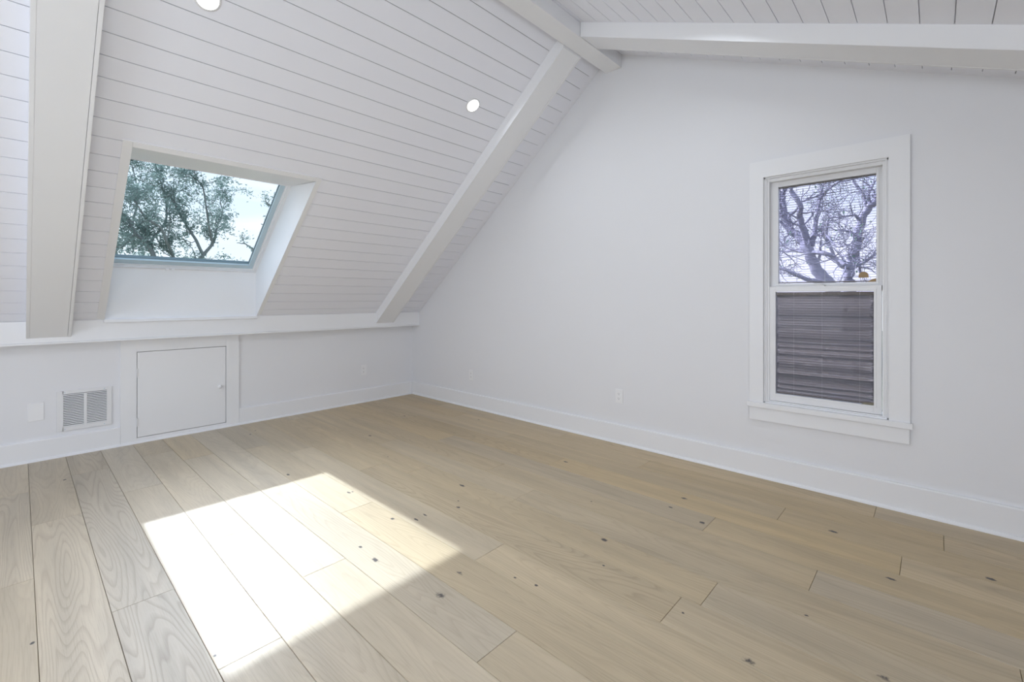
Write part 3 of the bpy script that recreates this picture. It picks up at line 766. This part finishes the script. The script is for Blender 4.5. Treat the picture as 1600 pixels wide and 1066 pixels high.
limb_tree('bare_oak_tree', 'leafless forking oak with thick left limbs seen through the upper window sash', lim, Vector((9.3, 1.0, 0)), [Vector((9.2, 1.05, -1.2)), Wz(640, 1300, X_), Wz(600, 1090, X_)], .2, rnd, M_BARK_HAZE, 7, .8,
          leaf=(M_LEAF2, 1, .05, .03, .05), depth=3, spread=1.1)
X_ = 12.6
lim = [([Wz(700, 1200, X_), Wz(685, 980, X_), Wz(690, 870, X_), Wz(730, 760, X_), Wz(752, 620, X_), Wz(800, 520, X_), Wz(865, 465, X_), Wz(950, 380, X_)], 0.123, 0.055),
       ([Wz(692, 860, X_), Wz(650, 890, X_-.2), Wz(600, 840, X_-.3), Wz(540, 700, X_-.4), Wz(560, 560, X_-.5)], 0.061, 0.018),
       ([Wz(750, 600, X_), Wz(720, 560, X_-.2), Wz(640, 570, X_-.3), Wz(560, 575, X_-.3)], 0.037, 0.012),
       ([Wz(735, 740, X_), Wz(745, 850, X_+.3), Wz(760, 960, X_+.4)], 0.037, 0.025),
       ([Wz(800, 520, X_), Wz(770, 420, X_), Wz(715, 350, X_), Wz(700, 260, X_)], 0.037, 0.015),
       ([Wz(700, 900, X_), Wz(780, 860, X_+.2), Wz(860, 800, X_+.2)], 0.043, 0.025),
       ([Wz(820, 510, X_), Wz(810, 420, X_), Wz(850, 340, X_)], 0.037, 0.015)]
nper_child = 3
limb_tree('bare_oak_tree', 'leafless oak farther off behind the right half of the upper window sash', lim, Vector((13.0, .2, 0)), [Vector((12.9, .35, -1.0)), Wz(720, 1350, X_), Wz(700, 1190, X_)], .25, random.Random(5), M_BARK_HAZE, 7, .85,
          leaf=(M_LEAF2, 1, .05, .035, .06), depth=3, spread=1.1)
# leafy oak beyond the skylight
def Sz(a, b, Y): return atY(140+a/3.332, 200+b/3.332, Y)
Y_ = 12.5
lim = [([Sz(400, 900, Y_), Sz(340, 690, Y_), Sz(300, 610, Y_), Sz(230, 540, Y_), Sz(200, 470, Y_), Sz(150, 430, Y_), Sz(90, 360, Y_)], 0.051, 0.021),
       ([Sz(430, 800, Y_), Sz(440, 690, Y_), Sz(400, 590, Y_-.3), Sz(370, 520, Y_-.4), Sz(290, 470, Y_-.5), Sz(240, 380, Y_-.6)], 0.041, 0.010),
       ([Sz(345, 690, Y_), Sz(322, 590, Y_+.3), Sz(390, 500, Y_+.5), Sz(400, 400, Y_+.6), Sz(370, 280, Y_+.7), Sz(340, 180, Y_+.6)], 0.034, 0.010),
       ([Sz(470, 850, Y_), Sz(560, 700, Y_), Sz(640, 600, Y_), Sz(662, 520, Y_+.2), Sz(690, 450, Y_+.3), Sz(680, 380, Y_+.3)], 0.048, 0.008),
       ([Sz(590, 660, Y_), Sz(545, 570, Y_), Sz(500, 500, Y_+.2), Sz(440, 380, Y_+.3), Sz(440, 270, Y_+.4)], 0.037, 0.010),
       ([Sz(640, 610, Y_), Sz(620, 500, Y_-.3), Sz(605, 400, Y_-.5), Sz(585, 300, Y_-.5), Sz(530, 245, Y_-.5), Sz(500, 180, Y_-.5)], 0.027, 0.007),
       ([Sz(240, 550, Y_), Sz(170, 620, Y_+.4), Sz(100, 640, Y_+.5)], 0.024, 0.008),
       ([Sz(220, 500, Y_), Sz(250, 380, Y_+.6), Sz(240, 280, Y_+.8), Sz(220, 200, Y_+.9)], 0.024, 0.008)]
nper_child = 4
limb_tree('leafy_oak_tree', 'spreading leafy oak filling the left and centre of the skylight', lim, Sz(430, 1200, Y_), [Sz(430, 1100, Y_), Sz(420, 880, Y_)], .14, random.Random(11), M_BARKS, 13, .65,
          leaf=(M_LEAF_HAZE, 8, .052, .036, .75), depth=2, spread=1.0)
Y_ = 11.0
lim = [([Sz(1150, 850, Y_), Sz(1080, 700, Y_), Sz(1020, 640, Y_), Sz(930, 640, Y_), Sz(860, 632, Y_), Sz(810, 605, Y_), Sz(765, 600, Y_)], .05, .006),
       ([Sz(1150, 820, Y_), Sz(1110, 650, Y_), Sz(1020, 560, Y_), Sz(940, 520, Y_), Sz(890, 500, Y_)], .05, .008),
       ([Sz(1110, 650, Y_), Sz(1080, 500, Y_), Sz(1000, 420, Y_), Sz(930, 400, Y_), Sz(915, 370, Y_)], .04, .008)]
nper_child = 3
limb_tree('leafy_oak_tree', 'leafy branch tips reaching in at the right edge of the skylight', lim, Sz(1200, 1200, Y_), [Sz(1190, 1000, Y_), Sz(1152, 840, Y_)], .16, random.Random(21), M_BARKS, 3, .28,
          leaf=(M_LEAF_HAZE, 5, .045, .032, .6), depth=2, spread=.8)
# distant low tree line at the foot of the skylight
rnd = random.Random(40)
for i, (a, b, r, Y_, lab) in enumerate(((640, 728, 1.0, 20, 'low rounded treetop at the foot of the skylight, right of the oak limbs'),
                                (760, 742, .8, 27, 'lowest far treetop just above the skylight bottom frame at its right'),
                                (330, 712, 1.0, 17.5, 'distant treetop behind the oak at the bottom left of the skylight'))):
    c = Sz(a, b, Y_)
    t = tag(empty('distant_tree', (c.x, c.y, -3.2)), lab, 'tree')
    bm = NB(); tube(bm, [Vector((c.x, c.y, -3.25)), Vector((c.x+.1, c.y, -1.2)), c + Vector((0, 0, -.1))], [.18, .13, .05], 9); obj('trunk', bm, M_BARKS, t, True)
    bm = NB(); cs = []
    for _ in range(420):
        d = Vector((rnd.gauss(0, 1), rnd.gauss(0, 1), rnd.gauss(0, 1))).normalized()*rnd.uniform(.5, 1)
        cs.append(c + Vector((d.x*1.9*r, d.y*1.5*r, d.z*.75*r - .35*r)))
    leaves(bm, cs, rnd, 9, .10, .06); obj('foliage', bm, M_LEAF_HAZE, t)
